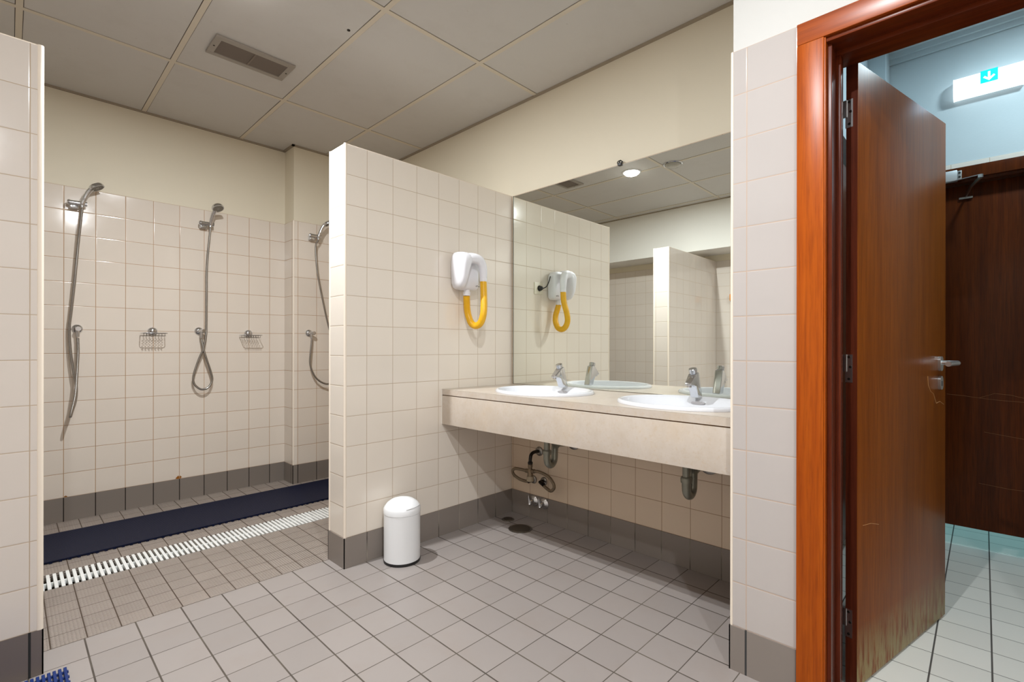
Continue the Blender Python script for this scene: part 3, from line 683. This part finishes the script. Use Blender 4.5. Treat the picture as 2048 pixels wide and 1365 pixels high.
b = MB(); b.tube(smooth_path([(1.962, 2.232, 1.600), (1.985, 2.215, 1.590), (2.010, 2.205, 1.555), (2.030, 2.210, 1.520), (2.048, 2.228, 1.506)], 8), .0036, 10); b.build('cord', m_black, hd)
b = MB(); b.lathe((2.058, 2.2515, 1.508), [(.017, -.002), (.018, -.012), (.012, -.026), (.006, -.030)], 20, 'y'); b.build('plug', m_black, hd)
so = thing('wall_socket', 'cream wall socket on the partition behind the hair dryer', 'socket', (2.061, PY, 1.508))
b = MB(); b.box((2.019, PY-.0085, 1.466), (2.104, PY, 1.550), .002); b.build('plate', m_plastic_c, so)
b = MB(); b.lathe((2.058, PY-.0085, 1.508), [(.024, .0), (.024, -.002), (.0205, -.002), (.0205, .002)], 32, 'y'); b.build('socket_ring', m_plastic_c, so)

# ================================================================== bin
bc = (1.408, 2.148)
bn = thing('pedal_bin', 'small white cylindrical bin beside the partition', 'bin', (*bc, 0))
MB().lathe((*bc, 0), [(.080, 0), (.0925, .001), (.0935, .010), (.0925, .014), (.088, .015)], 48).build('base_ring', m_black, bn)
MB().lathe((*bc, 0), [(.086, .013), (.0915, .014), (.0918, .245), (.0895, .247)], 48).build('body', m_bin, bn)
b = MB().lathe((*bc, 0), [(.0915, .247), (.0932, .249), (.0932, .272), (.089, .280), (.076, .297), (.055, .311), (.030, .319), (.001, .322)], 48); b.build('lid', m_bin, bn)
# slit of the swing flap
a0 = math.radians(-110); pts = []
for i in range(14):
    a = a0+math.radians(75)*i/13; pts.append((bc[0]+.0890*math.cos(a), bc[1]+.0890*math.sin(a), .2805+.004*math.sin(i/13*PI)))
MB().tube(pts, .0012, 6).build('lid_seam', plain('seam', srgb(150, 148, 144), .5), bn)

# ================================================================== shower drain grate, mats
gr = thing('drain_grate', 'long white slatted drain grate across the shower floor', 'drain grate', (.7, (G0+G1)/2, -.02))
b = MB(); x = -1.05
x = .130-.0232*50
while x < 2.3:
    b.box((x-.0062, G0+.004, -.016), (x+.0062, G1-.004, .0015)); x += .0232
b.build('slats', m_white_grate, gr)
b = MB(); b.box((-1.08, 3.112, -.026), (2.31, 3.121, -.005)); b.build('spine', m_white_grate, gr)
b = MB(); b.box((-1.08, G0+.028, GZ), (2.31, G0+.034, -.0165)).box((-1.08, G1-.034, GZ), (2.31, G1-.028, -.0165)); b.build('support_rail', m_channel, gr)
def mat_obj(x0, x1, y0, y1, along, label, m, pitch=.0133, wid=.0085, h=.012, cross=.036):
    s = thing('duckboard_mat', label, 'mat', ((x0+x1)/2, (y0+y1)/2, 0))
    b = MB(); c2 = MB()
    if along == 'y':
        n = int((x1-x0)/pitch); 
        for i in range(n+1): xx = x1-.004-i*pitch; b.box((xx-wid/2, y0, .005), (xx+wid/2, y1, h), .001, 1)
        n = int((y1-y0)/cross)
        for i in range(n): yy = y1-.018-i*cross; c2.box((x0-.003, yy-.005, 0), (x1+.004, yy+.005, .0055))
    else:
        n = int((y1-y0)/pitch)
        for i in range(n+1): yy = y1-.004-i*pitch; b.box((x0, yy-wid/2, .005), (x1, yy+wid/2, h))
        n = int((x1-x0)/cross)
        for i in range(n): xx = x0+.018+i*cross; c2.box((xx-.006, y0-.004, 0), (xx+.006, y1+.003, .0055))
    b.build('slats', m, s); c2.build('cross_bars', m, s)
mat_obj(-.95, 2.10, 3.372, 3.862, 'x', 'long dark navy slatted rubber mat on the shower floor', m_mat_dark, wid=.0108)
mat_obj(-.50, .137, 1.62, 2.228, 'y', 'blue slatted rubber mat at the lower left corner', m_mat_blue)

# ================================================================== showers
def shower(cx, wy, hd_dir, label, hose, grp='hand showers on the shower wall', vz=1.203):
    """cx: x of the hose connector at the holder; wy wall plane"""
    s = thing('hand_shower', label, 'shower', (cx, wy, 2.0), grp)
    y = wy-.048; z = 1.992
    # holder: rounded wall block and horizontal clamp barrel
    b = MB(); b.box((cx-.050, wy-.040, z-.034), (cx-.004, wy, z+.008), .008, 3); b.tube([(cx-.056, y, z), (cx+.034, y, z)], .0145, 20)
    h = b.build('holder', m_chrome, s, sharp=50)
    MB().tube([(cx-.060, y, z), (cx-.050, y, z), (cx-.0495, y, z)], [.012, .0175, .0175], 20).build('knob', m_chrome, h)
    d = Vector(hd_dir).normalized()   # horizontal lean direction of head
    base = Vector((cx+.010, y-.012, z-.006))
    p = [base-Vector((0, 0, .020)), base, base+Vector((0, 0, .035))+d*.012, base+Vector((0, 0, .075))+d*.028, base+Vector((0, 0, .108))+d*.050]
    b = MB(); b.tube(smooth_path(p, 6), [.010]*6+[.0125]*6+[.0132]*6+[.0135]*7, 18); 
    hc = base+Vector((0, 0, .118))+d*.072; ax = (d*.52+Vector((0, 0, -.86))).normalized()
    b.tube([hc-ax*.013, hc-ax*.010, hc+ax*.0, hc+ax*.010], [.024, .036, .040, .040], 32); hs_ = b.build('shower_head', m_chrome_dull if grp == 'x' else m_chrome, s, sharp=50)
    MB().tube([hc+ax*.0098, hc+ax*.0112], .035, 32).build('spray_plate', m_nozzle, hs_)
    b = MB(); e1 = ax.orthogonal().normalized(); e2 = ax.cross(e1)
    for rr_, n_ in ((.013, 8), (.021, 14), (.029, 20)):
        for i in range(n_):
            a = 2*PI*i/n_; c = hc+e1*(rr_*math.cos(a))+e2*(rr_*math.sin(a)); b.tube([c+ax*.0110, c+ax*.0122], .0022, 6)
    b.build('nozzles', m_holes, hs_)
    # hose
    pts = [base-Vector((0, 0, .024))]+[Vector((hx, wy-hy, hz_)) for hx, hy, hz_ in hose]
    p, rr_ = ribbed(smooth_path(pts, 8), .0078, .0052, .0008); MB().tube(p, rr_, 10).build('hose', m_hose, s, sharp=70)
    # wall outlet
    return s
def outlet(x, wy, z, dx, label, knob=True):
    s = thing('shower_outlet', label, 'shower outlet', (x, wy, z), 'hose outlets on the shower wall')
    MB().lathe((x, wy, z), [(.0275, -.0005), (.0275, -.004), (.024, -.010), (.016, -.015), (.012, -.017)], 32, 'y').build('rosette', m_chrome, s)
    b = MB(); b.tube([(x, wy-.012, z), (x+dx*.4, wy-.034, z), (x+dx, wy-.052, z-.001), (x+dx, wy-.056, z-.001)], [.012, .0125, .0145, .0135], 20); b.tube([(x+dx*.35, wy-.036, z-.004), (x+dx*.35, wy-.036, z-.052)], [.010, .009], 16); b.build('elbow', m_chrome, s)
W = SY
shower(.310, W, (.92, -.42, 0), 'chrome hand shower nearest the left, head turned sideways',
    [(.303, .040, 1.743), (.290, .038, 1.55), (.280, .036, 1.42), (.270, .034, 1.30), (.262, .034, 1.20), (.268, .038, 1.06), (.282, .045, .93), (.294, .055, .84), (.288, .085, .76), (.272, .11, .70), (.262, .125, .665), (.268, .12, .70), (.284, .10, .78), (.292, .08, .86), (.298, .06, .96), (.303, .045, 1.06), (.302, .036, 1.15)])
outlet(.301, W, 1.206, .002, 'chrome hose outlet under the left hand shower')
shower(1.016, W, (.40, -.92, 0), 'chrome hand shower in the middle, head facing the camera',
    [(1.009, .042, 1.70), (1.007, .040, 1.45), (1.005, .042, 1.24), (1.001, .046, 1.17), (.985, .046, 1.08), (.952, .042, .985), (.925, .042, .885), (.927, .044, .83), (.955, .048, .793), (.985, .05, .783), (1.020, .048, .800), (1.042, .046, .85), (1.032, .046, .91), (1.005, .050, 1.00), (.985, .046, 1.08), (.976, .038, 1.15)])
outlet(.967, W, 1.208, .020, 'chrome hose outlet under the middle hand shower')
W2 = 3.947
shower(1.740, W2, (.90, -.44, 0), 'chrome hand shower on the pillar, half hidden by the partition',
    [(1.736, .042, 1.90), (1.752, .040, 1.70), (1.798, .040, 1.47), (1.842, .040, 1.28), (1.895, .042, 1.10), (1.915, .045, .95), (1.895, .045, .83), (1.850, .045, .787), (1.790, .045, .80), (1.735, .045, .845), (1.702, .045, .91), (1.690, .042, .97), (1.697, .040, 1.06), (1.707, .036, 1.15)])
outlet(1.698, W2, 1.205, .022, 'chrome hose outlet on the pillar')
def basket(x, wy, z, label, skew=0):
    s = thing('soap_rack', label, 'soap rack', (x, wy, z), 'wire soap racks on the shower wall')
    MB().lathe((x, wy, z+.004), [(.0285, -.001), (.0285, -.006), (.024, -.016), (.014, -.023), (.001, -.025)], 30, 'y').build('mount', m_chrome, s)
    b = MB(); y0 = wy-.020; y1 = wy-.115; wd = .068; zt = z-.010
    def ring(zz, yy0, yy1, r):
        c = .014; P = [(x-wd, yy0+.0, zz), (x-wd, yy1+c, zz), (x-wd+c*.3, yy1+c*.3, zz), (x-wd+c, yy1, zz), (x+wd-c, yy1, zz), (x+wd-c*.3, yy1+c*.3, zz), (x+wd, yy1+c, zz), (x+wd, yy0, zz), (x-wd, yy0, zz)]
        b.tube(P, r, 8)
    ring(zt, y0, y1, .0026)
    b.build('frame', m_chrome, s, sharp=60)
    b = MB()
    for i in range(7):
        xx = x-wd+.017+i*(wd*2-.034)/6
        P = [(xx, y0, zt), (xx, y0, zt-.018)]
        for j in range(1, 9): P.append((xx+(.007 if j % 2 else -.007), y0-(y0-y1)*j/9, zt-.018))
        P += [(xx, y1, zt-.018), (xx, y1, zt)]
        b.tube(P, .0016, 6)
    b.build('wires', m_chrome_dull, s, sharp=60)
basket(.690, SY, 1.195, 'wire soap rack between the left and middle hand showers')
basket(1.300, SY, 1.192, 'wire soap rack between the middle hand shower and the pillar')

# ================================================================== ceiling fittings
vt = thing('ceiling_vent', 'grey rectangular vent grille in the ceiling', 'vent', (.937, 2.924, CEIL))
x0, x1, y0, y1 = .738, 1.138, 2.822, 3.028; zb = CEIL-.012
b = MB(); iw = .032
b.box((x0, y0, zb), (x1, y0+iw, CEIL-.0005), .0025).box((x0, y1-iw, zb), (x1, y1, CEIL-.0005), .0025).box((x0, y0+iw-.001, zb), (x0+iw, y1-iw+.001, CEIL-.0005), .0025).box((x1-iw, y0+iw-.001, zb), (x1, y1-iw+.001, CEIL-.0005), .0025)
b.build('frame', m_vent, vt)
MB().box((x0+iw, y0+iw, CEIL-.003), (x1-iw, y1-iw, CEIL-.0005)).build('backing', m_vent_dark, vt)
b = MB(); n = 11
for i in range(n):
    yy = y0+iw+.006+i*(y1-y0-2*iw-.008)/(n-1); b.quad([(x0+iw, yy-.003, CEIL-.004), (x1-iw, yy-.003, CEIL-.004), (x1-iw, yy+.004, CEIL-.010), (x0+iw, yy+.004, CEIL-.010)])
b.box(((x0+x1)/2-.004, y0+iw, CEIL-.011), ((x0+x1)/2+.004, y1-iw, CEIL-.004)); b.build('slats', m_vent_slat, vt)
for xx in (x0+.015, x1-.015): MB().tube([(xx, (y0+y1)/2, zb-.001), (xx, (y0+y1)/2, zb+.001)], .005, 10).build('screw', m_vent_dark, vt)
def downlight(x, y, label, lit=True, z=CEIL, grp='round ceiling downlights'):
    s = thing('downlight', label, 'light', (x, y, z), grp)
    MB().lathe((x, y, z), [(.085, 0), (.085, -.005), (.078, -.009), (.070, -.007), (.068, -.002)], 40).build('rim', m_chrome if not lit else m_bin, s)
    MB().lathe((x, y, z), [(.068, -.002), (.066, -.014), (.055, -.024), (.030, -.030), (.001, -.032)], 40).build('lens', m_lens if lit else plain('glass_dull', srgb(170, 166, 156), .15), s)
downlight(*L1, 'lit round downlight near the vent, mirrored above the washbasins')
downlight(.615, 1.960, 'unlit round ceiling light beside the lit downlight', False)
downlight(*L2, 'lit round downlight nearer the door', grp='downlights out of view')
downlight(-.25, -.95, 'added round fill light at the rear of the room, out of view', grp='downlights out of view')  # added fitting for the rear fill lamp
downlight(L3[0], L3[1], 'round downlight in the corridor ceiling', z=CZ, grp='downlights out of view')
downlight(L4[0], L4[1], 'round downlight past the far door', z=CZ, grp='downlights out of view')
# screw hole in the panel
tag(MB().lathe((1.196, 2.313, CEIL), [(.008, 0), (.008, -.003), (.001, -.004)], 14).build('ceiling_screw', m_darkpipe), 'small dark screw in the ceiling panel', 'screw')
# orange holder seen in the mirror
oh = thing('soap_dispenser', 'small orange dispenser on the tiled wall, seen only in the mirror', 'dispenser', (-1.10, 2.06, 1.66))
MB().box((-1.098, 2.045, 1.625), (-1.055, 2.085, 1.70), .005).build('body', m_orange, oh)
MB().box((-1.09, 2.050, 1.612), (-1.062, 2.080, 1.627), .003).build('outlet', m_black, oh)
